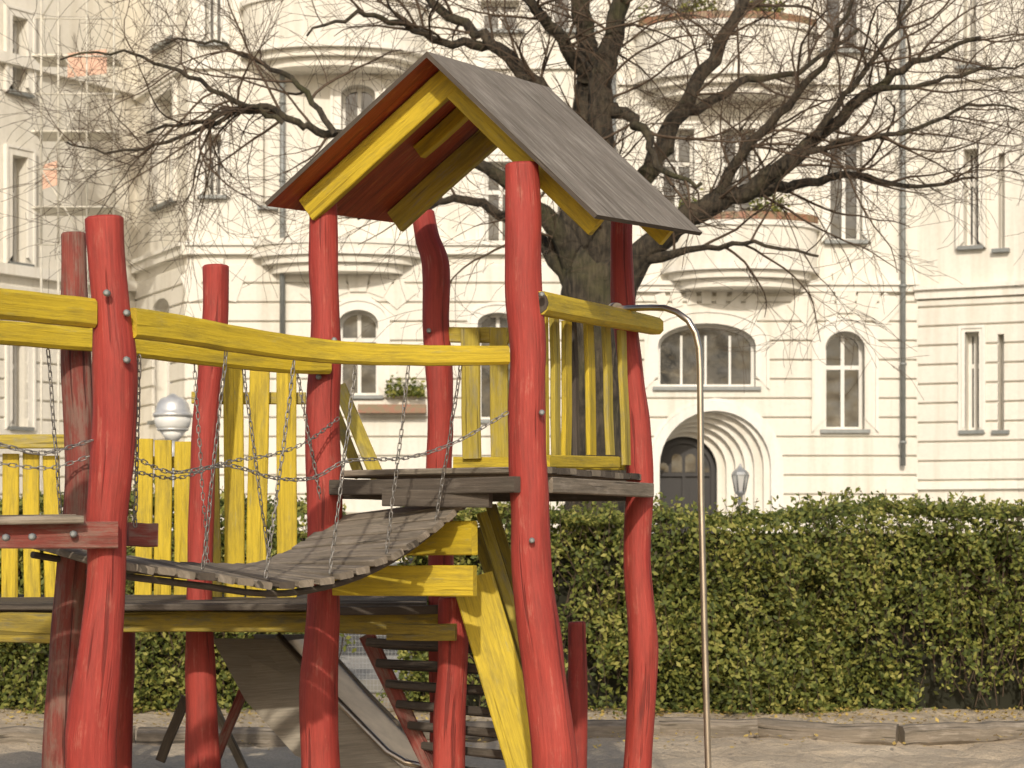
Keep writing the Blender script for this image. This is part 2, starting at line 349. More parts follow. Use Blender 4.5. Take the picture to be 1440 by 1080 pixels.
def link_template():
    out=[]; R=.0098; l=.010; r=.0029
    path=[]
    for k in range(10):
        a=2*math.pi*k/10; x=math.cos(a)*R; y=math.sin(a)*R*0.8; x+= l if x>0 else -l
        path.append((x,y,a))
    for x,y,a in path:
        nx,ny=math.cos(a),math.sin(a)
        for j in range(4):
            b=2*math.pi*j/4+.78; out.append((x+nx*r*math.cos(b),y+ny*r*math.cos(b),r*math.sin(b)))
    return out
LT=link_template()
def chain(mb,pts):
    L=[0]
    for i in range(1,len(pts)): L.append(L[-1]+(pts[i]-pts[i-1]).length)
    step=.031; n=int(L[-1]/step); k=mb.mi('chain'); tw=random.uniform(0,3)
    for q in range(n):
        s=(q+.5)*L[-1]/n; i=0
        while i<len(L)-2 and L[i+1]<s: i+=1
        t=(pts[i+1]-pts[i]).normalized(); c=pts[i].lerp(pts[i+1],(s-L[i])/max(1e-9,L[i+1]-L[i]))
        ref=Vector((0,1,0)) if abs(t.y)<.8 else Vector((1,0,0)); a=t.cross(ref).normalized(); b_=t.cross(a)
        ang=(q%2)*math.pi/2+tw+random.uniform(-.25,.25); A1=a*math.cos(ang)+b_*math.sin(ang); A2=t.cross(A1)
        base=len(mb.v); mb.v+=[c+t*x+A1*y+A2*z for x,y,z in LT]
        for m_ in range(10):
            for j in range(4):
                p0=base+m_*4+j;p1=base+m_*4+(j+1)%4;p2=base+((m_+1)%10)*4+(j+1)%4;p3=base+((m_+1)%10)*4+j
                mb.face((p0,p1,p2,p3),[(0,0)]*4,k,True)
mb=MB()
def hang(a,b,sag=0.02):
    pts=[]
    for i in range(13):
        t=i/12; pts.append(a.lerp(b,t)+Vector((random.uniform(-.002,.002),0,-sag*4*t*(1-t)*0.3)))
    return pts
for a,b_ in [((318,492,9.0),(285,800,9.1)),((414,508,9.3),(374,812,9.32)),((500,515,9.5),(464,806,9.52)),((575,515,9.68),(543,778,9.8)),((648,512,9.84),(613,735,10.08)),
             ((273,513,9.95),(293,797,10.05)),((342,518,10.2),(378,785,10.35)),((418,522,10.45),(457,735,10.65)),((196,500,8.55),(190,740,8.75)),((68,492,9.3),(85,722,9.4))]:
    chain(mb,hang(P(*a),P(*b_)))
for pl in [[(186,640,8.5),(240,664,8.7),(320,655,9.0),(385,672,9.2),(440,672,9.4),(490,648,9.5),(570,644,9.7),(640,622,9.85),(714,580,9.95)],
           [(128,660,9.4),(190,664,9.6),(250,672,9.8),(318,650,10.05),(380,640,10.25),(430,622,10.4),(476,588,10.6)],
           [(-200,590,8.0),(-60,612,8.2),(0,625,8.2),(60,637,8.3),(130,619,8.45)],[(-200,625,9.0),(-60,645,9.1),(0,652,9.2),(70,658,9.3),(130,640,9.4)]]:
    chain(mb,[P(*q) for q in catmull(pl,8)])
mb.build('chains',br)
# ------------------------------------------------------------ lower platform
lp=empty('wooden_platform')
mb=MB(); log_post(mb,[(303,375,38),(303,440,38),(296,520,36),(288,600,36),(284,700,36),(280,850,38),(282,950,44),(287,1080,48)],12.0,'red')
log_post(mb,[(176,850,30),(174,950,31),(168,1060,33)],13.2,'red'); log_post(mb,[(636,842,42),(637,920,44),(632,1000,46),(630,1080,47)],11.0,'red')
log_post(mb,[(811,876,26),(812,960,28),(811,1080,29)],13.0,'red')
mb.build('posts',lp)
mb=MB(); zl=1.21
for i in range(12):
    d=11.35+i*.15; board(mb,G(-160,d,zl+random.uniform(-.004,.004)),G(432 if i<1 else 600,d,zl+random.uniform(-.004,.004)),.135,.035,Vector((0,1,0)),'dark')
board(mb,G(-160,11.45,zl-.11),G(76,11.3,zl-.11),.16,.07,UP,'yeldirty'); board(mb,G(170,11.5,zl-.085),G(432,11.5,zl-.085),.11,.07,UP,'yeldirty')
board(mb,G(472,11.1,zl-.01),G(645,11.1,zl-.005),.045,.1,UP,'dark'); board(mb,P(475,873,11.15),P(618,878,11.15),.13,.06,UP,'yeldirty'); board(mb,P(545,888,10.9),P(641,889,10.85),.085,.06,UP,'yeldirty')
board(mb,G(-160,12.9,zl-.1),G(600,12.9,zl-.1),.14,.07,UP,'dark')
mb.build('deck',lp)
mb=MB(); X1=Vector((1,0,0))
for i,u in enumerate((-70,-42,-14,16,44,72)): board(mb,P(u,640+random.uniform(-4,6),12.4),P(u+random.uniform(-3,3),842,12.4),23*12.4/F,.025,X1,'yel')
board(mb,P(-90,622,12.3),P(100,621,12.3),.08,.06,UP,'yelold')
for i,u in enumerate((203,230,258)): board(mb,P(u,617+i*2,12.9),P(u-1,842,12.9),24*12.9/F,.025,X1,'yel')
for ut,ub in ((292,298),(328,330),(365,360),(403,404)): board(mb,P(ut,514+random.uniform(-5,5),12.5),P(ub,843,12.5),28*12.5/F,.025,X1,'yelold' if ut in(292,) else 'yel')
board(mb,P(190,800,13.0),P(430,800,13.0),.08,.05,UP,'yeldirty'); board(mb,P(270,560,12.6),P(430,560,12.6),.07,.05,UP,'yelold'); board(mb,P(190,650,13.0),P(290,650,13.0),.07,.05,UP,'yelold')
board(mb,P(470,816,10.55),P(668,817,10.2),.148,.04,UP,'yel'); board(mb,P(574,758,10.55),P(667,756,10.22),.165,.04,UP,'yel')
mb.build('side_boards',lp)
# ------------------------------------------------------------ stairs
st=empty('wooden_stairs')
mb=MB()
R0=P(664,812,10.85);R1=P(775,1185,10.65);L0=P(516,893,11.7);L1=P(640,1150,11.5)
sweep(mb,[R0.lerp(R1,i/4) for i in range(5)],.215,.045,Vector((1,0,0)),'yel'); 
sweep(mb,[L0.lerp(L1,i/4) for i in range(5)],.09,.045,Vector((1,0,0)),'redold')
for k,(u0,v0,u1,v1) in enumerate([(678,722,742,930),(668,745,735,945),(690,712,752,905)]):
    board(mb,P(u0,v0,11.5+.1*k),P(u1,v1,11.2+.1*k),.06,.035,Vector((1,0,0)),'yeldirty' if k else 'yelold')
mb.build('stringers_and_rails',st)
mb=MB()
for i in range(9):
    vl=905+i*29; ul=516+(vl-893)*124/257
    p=P(ul+8,vl,11.65); ur=650+ (vl-812)*111/373
    q=P(ur,vl+10,11.15); q.z=p.z
    board(mb,p,q,.17,.045,Vector((0.25,1,-.15)),'dark',ch=.008)
mb.build('treads',st)
# ------------------------------------------------------------ slide
mb=MB()
def quad_prism(mb,q,off,mat):
    base=len(mb.v); mb.v+=list(q)+[a+off for a in q]; k=mb.mi(mat); c=q[0]; ax=(q[1]-q[0]).normalized()
    uv=[((a-c).dot(ax),(a-c-ax*(a-c).dot(ax)).length) for a in q]; n=len(q)
    mb.face(range(base,base+n),uv,k); mb.face(range(base+2*n-1,base+n-1,-1),uv[::-1],k)
    for i in range(n):
        j=(i+1)%n; mb.face((base+i,base+j,base+n+j,base+n+i),[uv[i],uv[j],uv[j],uv[i]],k)
sl=[P(298,898,12.6),P(392,898,12.6),P(470,985,12.3),P(545,1062,12.1),P(600,1110,12.0),P(540,1120,12.0),P(415,1062,12.2),P(345,985,12.4)]
quad_prism(mb,sl,Vector((.0,.03,0)),'slide')
sl2=[a+Vector((.18,.5,0)) for a in sl]; quad_prism(mb,sl2,Vector((.0,.03,0)),'slide')
tube(mb,[P(392,894,12.55),P(470,980,12.25),P(545,1057,12.05),P(570,1072,12.0),P(600,1078,12.0)],.02,'steel',10)
bed=[P(392,902,12.6),P(470,990,12.3),P(545,1067,12.1),P(600,1115,12.0)]
for a,b_ in zip(bed[:-1],bed[1:]):
    o=Vector((.18,.5,0)); base=len(mb.v); mb.v+=[a,b_,b_+o,a+o]; mb.face(range(base,base+4),[(0,0)]*4,mb.mi('steel'))
board(mb,P(345,965,13),P(300,1075,13),.06,.05,Vector((1,0,0)),'redold'); board(mb,P(262,980,13.3),P(225,1070,13.3),.06,.05,Vector((1,0,0)),'dark')
board(mb,P(300,990,13.3),P(345,1085,13.3),.05,.05,Vector((1,0,0)),'grey')
mb.build('playground_slide')
# ------------------------------------------------------------ ground
def axis(dlo,dhi,step):
    a=list(np.arange(dlo,dhi,step)); l=[dlo-x for x in (1,3,8,20,60,200)]; h=[dhi+x for x in (1,3,8,20,60,300)]
    return sorted(l)+a+[dhi]+h
xs=axis(-7,7,.08); ys=axis(8,19,.08)
mb=MB(); k=mb.mi('sand'); nx=len(xs)
for y in ys:
    for x in xs:
        inn=1.0 if (-7<=x<=7 and 8<=y<=19) else 0
        z=(noise.noise(Vector((x*.8,y*.8,0)))*.04+noise.noise(Vector((x*4.5,y*4.5,3)))*.045+noise.noise(Vector((x*1.9,y*1.9,7)))*.035)*inn
        mb.v.append(Vector((x,y,z-.0)))
for j in range(len(ys)-1):
    for i in range(nx-1):
        a=j*nx+i; mb.face((a,a+1,a+nx+1,a+nx),[(0,0)]*4,k,True)
mb.build('ground',recalc=False)
def sheet(name,x0,x1,y0,y1,z,mat,th=0):
    mb=MB(); quad_prism(mb,[Vector((x0,y0,z)),Vector((x1,y0,z)),Vector((x1,y1,z)),Vector((x0,y1,z))],Vector((0,0,-max(th,.002))),mat); return mb.build(name)
sheet('pavement',-60,60,21.3,25.5,.14,'pave',.13); sheet('road',-60,60,25.5,33,.06,'asph',.05); sheet('pavement',-60,60,33,46,.14,'pave',.13)
mb=MB()
def edging(pl):
    c=catmull(pl,4); pts=[]
    for u,v in c:
        d=1.6*F/(v-750); pts.append(Vector(((u-720)*d/F,d,.06+.012*noise.noise(Vector((u*.02,0,0))))))
    sweep(mb,pts,.17,.17,UP,'grey',ch=.05,jit=.008)
edging([(-60,1052),(60,1050),(190,1048)]); edging([(196,1049),(300,1050),(420,1052)]); edging([(560,1040),(700,1040),(800,1040),(922,1036)]); edging([(928,1034),(1000,1037),(1066,1038)]); edging([(1070,1036),(1150,1042),(1262,1046)]); edging([(1266,1046),(1340,1044),(1420,1040),(1560,1036)])
mb.build('timber_edging')
# ------------------------------------------------------------ leaves
def leaves(name,pos,nrm,size,mat,parent=None):
    n=len(pos); r=np.random.normal(size=(n,3)); t=np.cross(nrm,r); t/=np.linalg.norm(t,axis=1)[:,None]+1e-9
    b=np.cross(nrm,t); b/=np.linalg.norm(b,axis=1)[:,None]+1e-9
    s=size[:,None]
    nn=nrm/np.linalg.norm(nrm,axis=1)[:,None]
    v=np.stack([pos-t*s,pos+b*s*.55-nn*s*.15,pos+t*s,pos-b*s*.55-nn*s*.15],axis=1).reshape(-1,3)
    me=bpy.data.meshes.new(name); me.vertices.add(4*n); me.vertices.foreach_set('co',v.ravel().astype(np.float32))
    me.loops.add(4*n); me.loops.foreach_set('vertex_index',np.arange(4*n)); me.polygons.add(n); me.polygons.foreach_set('loop_start',np.arange(n)*4); me.polygons.foreach_set('loop_total',np.full(n,4))
    me.materials.append(M[mat]); me.update(); me.validate()
    o=bpy.data.objects.new(name,me); scene.collection.objects.link(o)
    if parent: o.parent=parent
    return o
def lumps(x,z,seed,sc=1.0):
    rs=np.random.RandomState(seed); o=np.zeros_like(x)
    for f in (1.1,2.1,3.7,6.5,11):
        for _ in range(3):
            a=rs.uniform(0,6.28); o+=np.sin((x*math.cos(a)+z*math.sin(a))*f*sc+rs.uniform(0,6.28))/f**.75
    return o
def hedge(name,x0,x1,seed,dens=3300):
    h=empty(name); area=(x1-x0)*1.9; n=int(area*dens)
    def topz(x): return 1.76+.03*lumps(x,0*x,seed+3)+.03*np.clip(x-3,0,2)
    x=np.random.uniform(x0,x1,n); z=np.random.uniform(0.0,1.0,n)
    z=z*(topz(x)+.02*np.random.normal(size=n))
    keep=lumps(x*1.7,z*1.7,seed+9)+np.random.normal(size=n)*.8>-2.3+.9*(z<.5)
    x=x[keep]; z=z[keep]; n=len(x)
    surf=19.05-.14*lumps(x,z,seed)*np.clip(.5+z/1.7,.5,1.3)-.14*np.maximum(0,z-1.2)
    y=surf+np.abs(np.random.normal(size=n))*.14
    nr=np.random.normal(size=(n,3))*.75+np.array([0,-.7,.45])
    pos=np.stack([x,y,z],1); size=np.random.uniform(.014,.040,n)
    m_=int((x1-x0)*1.0*2200); xt=np.random.uniform(x0,x1,m_); yt=np.random.uniform(18.9,19.95,m_)
    zt=topz(xt)+.02*lumps(xt,yt,seed+5)+np.abs(np.random.normal(size=m_))*.045
    pos=np.concatenate([pos,np.stack([xt,yt,zt],1)]); nr=np.concatenate([nr,np.random.normal(size=(m_,3))*.6+np.array([0,-.3,.8])]); size=np.concatenate([size,np.random.uniform(.014,.036,m_)])
    cl=[]
    mb=MB()
    for _ in range(int((x1-x0)*40)):
        cx=random.uniform(x0,x1); cz=1.85-1.5*random.random()**1.6; L=random.uniform(.15,.65); dx=random.gauss(0,.16)
        yb=18.98-.12*lumps(np.array([cx]),np.array([cz]),seed)[0]-.09
        tube(mb,[Vector((cx+dx*t,yb-.07*math.sin(t*3),cz-L*t)) for t in (0,.35,.7,1)],.003,'twig',3,caps=False)
        for q in range(int(L*80)):
            t=random.random(); cl.append((cx+dx*t+random.gauss(0,.028+.015*t),yb-.07*math.sin(t*3)+random.gauss(0,.03),cz-L*t+random.gauss(0,.02)))
    for _ in range(int((x1-x0)*34)):
        cx=random.uniform(x0,x1); cy=random.uniform(18.85,19.8); zz=float(topz(np.array([cx]))[0]); hh=random.uniform(.05,.22); lx=random.gauss(0,.09)
        tube(mb,[Vector((cx,cy,zz-.2)),Vector((cx+lx*.4,cy,zz+hh*.3)),Vector((cx+lx,cy-.03,zz+hh))],.003,'twig',3,caps=False)
        for q in range(random.randint(4,20)):
            t=random.random(); cl.append((cx+lx*t+random.gauss(0,.025),cy+random.gauss(0,.025),zz+hh*t+random.gauss(0,.01)))
    cl=np.array(cl); pos=np.concatenate([pos,cl]); nr=np.concatenate([nr,np.random.normal(size=(len(cl),3))*.6+np.array([0,-.8,.5])]); size=np.concatenate([size,np.random.uniform(.016,.038,len(cl))])
    leaves('foliage',pos,nr,size,'leaf',h)
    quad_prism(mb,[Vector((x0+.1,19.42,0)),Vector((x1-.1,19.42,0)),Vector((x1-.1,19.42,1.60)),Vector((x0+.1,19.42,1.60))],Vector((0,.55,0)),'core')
    for _ in range(int((x1-x0)*50)):
        cx=random.uniform(x0+.05,x1-.05); y0=19.2+random.uniform(-.05,.12); z0=random.uniform(0,1.1)
        tube(mb,[Vector((cx,y0,z0)),Vector((cx+random.gauss(0,.06),y0-.03,z0+.25)),Vector((cx+random.gauss(0,.14),y0-.08,z0+.55))],.005,'twig',4,caps=False)
    mb.build('stems',h)
hedge('hedge',-1.02,9.5,11); hedge('hedge',-9.0,-1.55,31,2800)
n=3200; x=np.random.uniform(-6,6,n); y=15.2+3.7*np.random.uniform(0,1,n)**.5
leaves('fallen_leaves',np.stack([x,y,np.full(n,.045)+np.random.uniform(0,.02,n)],1),np.random.normal(size=(n,3))*.3+np.array([0,0,1]),np.random.uniform(.012,.03,n),'litter')
mb=MB()
for i in range(22):
    x=-1.62+i*.033; tube(mb,[Vector((x,19.4,0)),Vector((x,19.4,1.3))],.002,'iron',3,caps=False)
for i in range(26): tube(mb,[Vector((-1.62,19.4,.05*i+.02)),Vector((-.92,19.4,.05*i+.02))],.002,'iron',3,caps=False)
for x in (-1.63,-.91): tube(mb,[Vector((x,19.4,0)),Vector((x,19.4,1.4))],.025,'iron',8)
tube(mb,[Vector((-1.63,19.4,1.32)),Vector((-.91,19.4,1.32))],.018,'iron',8)
mb.build('wire_fence')
# ------------------------------------------------------------ tree
tree=empty('bare_tree'); TD=24.0
tb=MB(); tw=MB(); cnt=[0]
def limb(pl,dd0,dd1,sides=10):
    c=catmull([list(q)+[dd0+(dd1-dd0)*i/(len(pl)-1)] for i,q in enumerate(pl)],5)
    pts=[P(u,v,TD+o)+Vector((random.gauss(0,.018),0,random.gauss(0,.018))) for u,v,w,o in c]; rad=[max(.006,w*TD/F/2*.86) for u,v,w,o in c]
    tube(tb,pts,rad,'bark',sides,True,True,.2); return pts,rad
def twig(p,d,L,r,lvl):
    cnt[0]+=1
    n=max(4,int(L/.14)); pts=[p]; dirn=d.normalized(); seg=L/n; rad=[r]
    curl=Vector((random.gauss(0,.09),random.gauss(0,.09),random.gauss(.01,.07)))
    for i in range(n):
        dirn=(dirn+curl+Vector((random.gauss(0,.10),random.gauss(0,.10),random.gauss(0,.10)-.02))).normalized()
        pts.append(pts[-1]+dirn*seg); rad.append(max(.0026,r*(1-.75*(i+1)/n)))
    tube(tw if r<.02 else tb,pts,rad,'twig' if r<.02 else 'bark',3 if r<.012 else 5,True,False)
    if lvl>0: spawn(pts,rad,lvl,L)
def spawn(pts,rad,lvl,L=None,dens=1.0,start=.15):
    if L is None: L=sum((pts[i+1]-pts[i]).length for i in range(len(pts)-1))
    k=int(L*{3:3.4,2:4.2,1:4.6}[lvl]*dens+.6)
    for _ in range(k):
        if cnt[0]>10000: return
        t=random.uniform(start,1); x=t*(len(pts)-1); i=min(int(x),len(pts)-2); p=pts[i].lerp(pts[i+1],x-i)
        tg=(pts[i+1]-pts[i]).normalized(); pr=Vector((random.gauss(0,1),random.gauss(0,.8),random.gauss(0.15,1))); pr=(pr-tg*pr.dot(tg)).normalized()
        a=random.uniform(.5,1.15); d=tg*math.cos(a)+pr*math.sin(a)
        rr=rad[i]
        ln={3:random.uniform(.9,2.1),2:random.uniform(.5,1.25),1:random.uniform(.25,.75)}[lvl]
        twig(p,d,ln,min(rr*.55,{3:.018,2:.009,1:.0055}[lvl]),lvl-1)
limb([(832,965,125),(834,850,108),(836,700,102),(838,550,98),(838,470,98),(836,410,100),(834,372,90)],0,0,18)
L=[]
L.append(limb([(820,430,64),(811,350,54),(808,260,46),(818,170,42),(828,90,36),(818,20,30),(806,-80,26)],0,.3))
L.append(limb([(846,430,64),(848,330,52),(846,220,44),(848,120,38),(862,50,34),(880,-20,28),(905,-100,22)],.1,-.5))
L.append(limb([(858,440,60),(895,366,46),(950,318,40),(1000,290,34),(1075,255,27),(1150,190,22),(1225,125,16),(1300,82,10),(1380,52,6)],0,-1.2))
L.append(limb([(985,300,32),(1050,268,24),(1120,262,17),(1200,246,12),(1290,262,7),(1370,250,5)],-.3,.9))
L.append(limb([(850,372,44),(885,285,36),(930,205,31),(972,130,26),(1020,50,22),(1062,-30,16)],0,.8))
L.append(limb([(825,400,50),(775,310,34),(725,262,26),(670,232,20),(600,215,17),(530,190,15),(470,190,14),(415,172,12),(362,148,10),(290,168,7),(205,186,4)],0,-1.5))
L.append(limb([(814,235,40),(782,160,30),(735,100,25),(680,52,19),(620,12,16),(570,-40,12)],0,.8))
L.append(limb([(812,410,44),(755,335,26),(700,300,17),(640,278,12),(575,300,8),(500,310,4)],0,1.0))
L.append(limb([(828,110,32),(792,55,22),(752,12,17),(720,-40,13)],.1,-.8))
L.append(limb([(690,62,18),(620,58,13),(560,32,10),(500,20,7),(430,45,4)],.6,-.6))
L.append(limb([(1000,290,24),(1045,215,17),(1110,150,13),(1165,75,9),(1200,-10,6)],-.4,-1.4))
L.append(limb([(955,165,20),(1040,118,13),(1120,100,9),(1210,40,6)],.4,1.3))
L.append(limb([(470,190,11),(430,130,9),(370,90,7),(300,60,5),(230,60,3)],-1.2,-.4))
L.append(limb([(400,170,9),(330,140,8),(250,100,6),(170,75,4),(90,80,3)],-1.2,-1.8))
L.append(limb([(330,158,8),(250,190,6),(170,215,4),(90,200,3)],-1.3,-.6))
L.append(limb([(1090,250,14),(1180,200,10),(1270,190,7),(1360,150,5),(1430,150,3)],-.6,-1.8))
L.append(limb([(905,365,22),(980,352,11),(1060,340,7),(1150,362,4)],-.2,-1.0))
L.append(limb([(860,150,22),(905,185,15),(930,240,10),(990,260,6)],-.2,-1.2))
L.append(limb([(1150,190,13),(1200,120,9),(1260,40,7),(1300,-40,5)],-.9,-1.5))
L.append(limb([(1230,125,10),(1300,120,7),(1380,100,5),(1450,90,3)],-1,-1.8))
for pts,rad in L: spawn(pts,rad,3,None,1.0,.12)
tb.build('trunk_and_limbs',tree,recalc=False); tw.build('twigs',tree,recalc=False)
print('twigs',cnt[0])
# ------------------------------------------------------------ street lamps
def zv(v,d): return CZ+(750-v)*d/F
mb=MB(); d=26.0; s=d/F; c=P(243,0,d)
def pf(l): return [(max(.002,r*s),zv(v,d)) for v,r in l]
lathe(mb,c,pf([(553,1),(555,5),(558,9),(559,14),(563,19),(568,22),(575,24),(580,25),(582,28),(586,28)]),'chrome',20); lathe(mb,c,pf([(586,26),(593,26),(600,24),(603,21)]),'opal',20); lathe(mb,c,pf([(603,23),(606,21)]),'chrome',20); lathe(mb,c,pf([(606,19),(615,12),(620,8)]),'opal',16); lathe(mb,c,pf([(620,8),(640,6),(780,6),(785,9),(880,9),(885,14),(923,14)]),'iron',14)
mb.build('street_lamp')
mb=MB(); d=34.0; s=d/F; c=P(1041,0,d)
lathe(mb,c,pf([(652,1),(656,2.5),(659,5),(664,11),(668,12.5)]),'iron',6,False); lathe(mb,c,pf([(668,11),(691,6.5)]),'opal',6,False); lathe(mb,c,pf([(691,8),(694,7),(697,3.5),(720,3),(740,4),(850,5),(880,8),(891,8)]),'iron',10)
for i in range(6):
    a=math.pi/3*i; e=Vector((math.cos(a),math.sin(a),0)); tube(mb,[Vector((c.x,c.y,zv(668,d)))+e*11.6*s,Vector((c.x,c.y,zv(692,d)))+e*7*s],.012,'pipe',4)
mb.build('street_lamp')
# ------------------------------------------------------------ building
bld=empty('apartment_building')
def outline(s0,s1,z0,z1,rise,off=0,n=14):
    s0-=off;s1+=off;z1+=off;zb=z0-off; pts=[(s0,zb),(s1,zb)]
    if rise<=0: return pts+[(s1,z1),(s0,z1)]
    r=rise+off*.7; cx=(s0+s1)/2; h=(s1-s0)/2; zs=z1-r
    for i in range(n+1):
        a=math.pi*i/n; pts.append((cx+h*math.cos(a),zs+r*math.sin(a)))
    return pts
class Seg:
    def __init__(s,u0,d0,u1,d1,name):
        s.p0=Vector(((u0-720)*d0/F,d0,0)); s.p1=Vector(((u1-720)*d1/F,d1,0)); s.L=(s.p1-s.p0).length; s.dir=(s.p1-s.p0).normalized()
        s.inw=Vector((-s.dir.y,s.dir.x,0)); s.name=name; s.cut=MB(); s.det=MB(); s.cut.mi('wall')
    def T(s,a,n,z): return s.p0+s.dir*a+s.inw*n+UP*z
    def uv(s,u,v):
        k=(u-720)/F
        a=(k*s.p0.y-s.p0.x)/(s.dir.x-k*s.dir.y); y=s.p0.y+a*s.dir.y; return a,CZ+(750-v)*y/F
    def prism(s,mb,o,n0,n1,mat):
        quad_prism(mb,[s.T(a,n0,z) for a,z in o],s.inw*(n1-n0),mat)
    def box(s,mb,a0,a1,n0,n1,z0,z1,mat): s.prism(mb,[(a0,z0),(a1,z0),(a1,z1),(a0,z1)],n0,n1,mat)
    def band(s,mb,o,i,n0,n1,mat,open_bottom=False):
        k=mb.mi(mat); n=len(o); b=len(mb.v)
        for nn in (n0,n1):
            mb.v+=[s.T(a,nn,z) for a,z in o]; mb.v+=[s.T(a,nn,z) for a,z in i]
        for q in range(n):
            r=(q+1)%n
            if open_bottom and q==0: continue
            for f in ((b+q,b+r,b+n+r,b+n+q),(b+2*n+q,b+3*n+q,b+3*n+r,b+2*n+r),(b+q,b+2*n+q,b+2*n+r,b+r),(b+n+q,b+n+r,b+3*n+r,b+3*n+q)): mb.face(f,[(0,0)]*4,k)
    def window(s,u0,u1,v0,v1,rise=0,sur=0,sill=True,mull=1,trans=.66,rel=.24):
        a0,z1=s.uv(u0,v0); a1,_=s.uv(u1,v0); _,z0=s.uv((u0+u1)/2,v1); _,z1=s.uv((u0+u1)/2,v0)
        rs=rise*(a1-a0)
        o=outline(a0,a1,z0,z1,rs); s.prism(s.cut,o,-.5,.8,'wall')
        d=s.det; i=outline(a0,a1,z0,z1,rs,-.06)
        s.band(d,outline(a0,a1,z0,z1,rs,.02),i,rel,rel+.07,'frame'); s.prism(d,outline(a0,a1,z0,z1,rs,-.03),rel+.045,rel+.06,'glass')
        zt=z0+(z1-z0)*trans
        for m_ in range(mull):
            x=a0+(a1-a0)*(m_+1)/(mull+1); hw=.035 if mull==1 else .022; s.box(d,x-hw,x+hw,rel+.002,rel+.05,z0+.05,z1-.05-(0 if mull==1 else rs*.4),'frame')
        if trans>0: s.box(d,a0+.05,a1-.05,rel+.005,rel+.05,zt-.04,zt+.04,'frame')
        if sur>0:
            s.band(d,outline(a0,a1,z0+sur,z1,rs,sur),outline(a0,a1,z0+sur,z1,rs,.0),-.075,-.01,'trim',True)
            s.band(d,outline(a0,a1,z0+sur,z1,rs,sur+.06),outline(a0,a1,z0+sur,z1,rs,sur+.004),-.10,-.01,'trim',True)
        if sill: s.box(d,a0-.1,a1+.1,-.13,.1,z0-.07,z0-.003,'pipe')
    def fan(s,uc,vc,r0,r1,k=5,spread=.9):
        cx,cz=s.uv(uc,vc); q=abs(s.uv(uc+100,vc)[0]-cx)/100
        for j in range(k):
            a0=math.pi/2+spread*(1-2*j/k)-.015; a1=math.pi/2+spread*(1-2*(j+1)/k)+.015
            rr=r1*(1.12 if j==k//2 else 1)
            s.prism(s.det,[(cx+math.cos(a)*r*q,cz+math.sin(a)*r*q) for a,r in ((a0,r0),(a1,r0),(a1,rr),(a0,rr))],-.085 if j!=k//2 else -.11,-.01,'wall')
    def finish(s,z1=17,rust=None,ledges=()):
        w=MB(); s.box(w,-.0,s.L,0,.4,0,z1,'wall'); objs=[w.build(s.name+'_wall',bld)]
        if rust:
            c=MB(); z=rust[0]; 
            while z+.1<rust[1]:
                zt=min(z+.325,rust[1]); 
                s.prism_course(c,.0,s.L,z,zt); z+=.36
            objs.append(c.build(s.name+'_rustication',bld))
        if s.cut.f:
            cu=s.cut.build('cutter'); 
            for o in objs:
                m_=o.modifiers.new('b','BOOLEAN'); m_.object=cu; m_.solver='EXACT'
            bpy.context.view_layer.update(); dg=bpy.context.evaluated_depsgraph_get()
            for o in objs:
                me=bpy.data.meshes.new_from_object(o.evaluated_get(dg)); o.modifiers.clear(); o.data=me
            bpy.data.objects.remove(cu)
        for z0,z1_,pr in ledges: s.box(s.det,-.02,s.L+.02,-pr,.05,z0,z1_,'trim')
        s.det.build(s.name+'_details',bld)
    def prism_course(s,c,a0,a1,z0,z1):
        e=.014; b=len(c.v); k=c.mi('wall')
        prof=[(.03,z0),(-.045,z0),(-.06,z0+e),(-.06,z1-e),(-.045,z1),(.03,z1)]
        n=len(prof)
        for a in (a0,a1): c.v+=[s.T(a,nn,z) for nn,z in prof]
        for q in range(n):
            r=(q+1)%n; c.face((b+q,b+r,b+n+r,b+n+q),[(0,0)]*4,k)
        c.face(range(b,b+n),[(0,0)]*n,k); c.face(range(b+2*n-1,b+n-1,-1),[(0,0)]*n,k)
S=Seg(-560,33,192,43,'left_wing')
for u in (-330,-190,-80): 
    for v0,v1 in ((-60,110),(190,380),(470,640)): S.window(u-45,u+20,v0,v1)
for v0,v1 in ((25,130),(220,370),(470,600)): S.window(14,36,v0,v1,sur=.12); 
S.finish(19,(.9,6.4),((6.45,6.65,.15),(10.4,10.6,.15)))
S=Seg(192,43,264,40,'bay_side')
S.window(221,247,132,286,sur=.1); S.window(218,242,420,590,rise=.2); S.window(221,247,-60,60,sur=.1)
S.finish(17,(.9,6.75),((6.82,6.98,.14),(6.98,7.06,.2),(10.3,10.45,.1)))
S=Seg(264,40,870,40,'main_left')
S.window(289,312,190,275,sur=.1,trans=.7); S.window(476,532,436,556,rise=.35,sur=.16,mull=1); S.window(480,528,120,290,rise=.3,sur=.14)
S.window(370,384,150,290); S.window(682,726,228,345,sur=.12); S.window(676,730,0,42); S.window(672,728,440,590,rise=.25,sur=.14); S.window(450,550,-60,40,mull=2); S.window(289,312,-50,60,sur=.1)
S.window(780,826,228,345,sur=.12); S.window(776,830,-70,42,sur=.1)
S.fan(504,480,70,106); S.fan(300,520,100,140,3,.35)
S.box(S.det,*[S.uv(505,0)[0],S.uv(600,0)[0]],-.35,-.02,S.uv(0,582)[1],S.uv(0,570)[1],'terra')
S.finish(17,(.9,6.75),((6.82,6.98,.14),(6.98,7.06,.2),(10.3,10.42,.08)))
S=Seg(870,40,1290,40,'main_right')
S.window(1160,1215,466,604,rise=.42,sur=.2,trans=.64); S.window(925,1062,455,544,rise=.22,sur=.2,mull=3,trans=0,rel=.2)
S.window(1166,1212,196,338,sur=.1); S.window(1160,1212,-70,70,sur=.1)
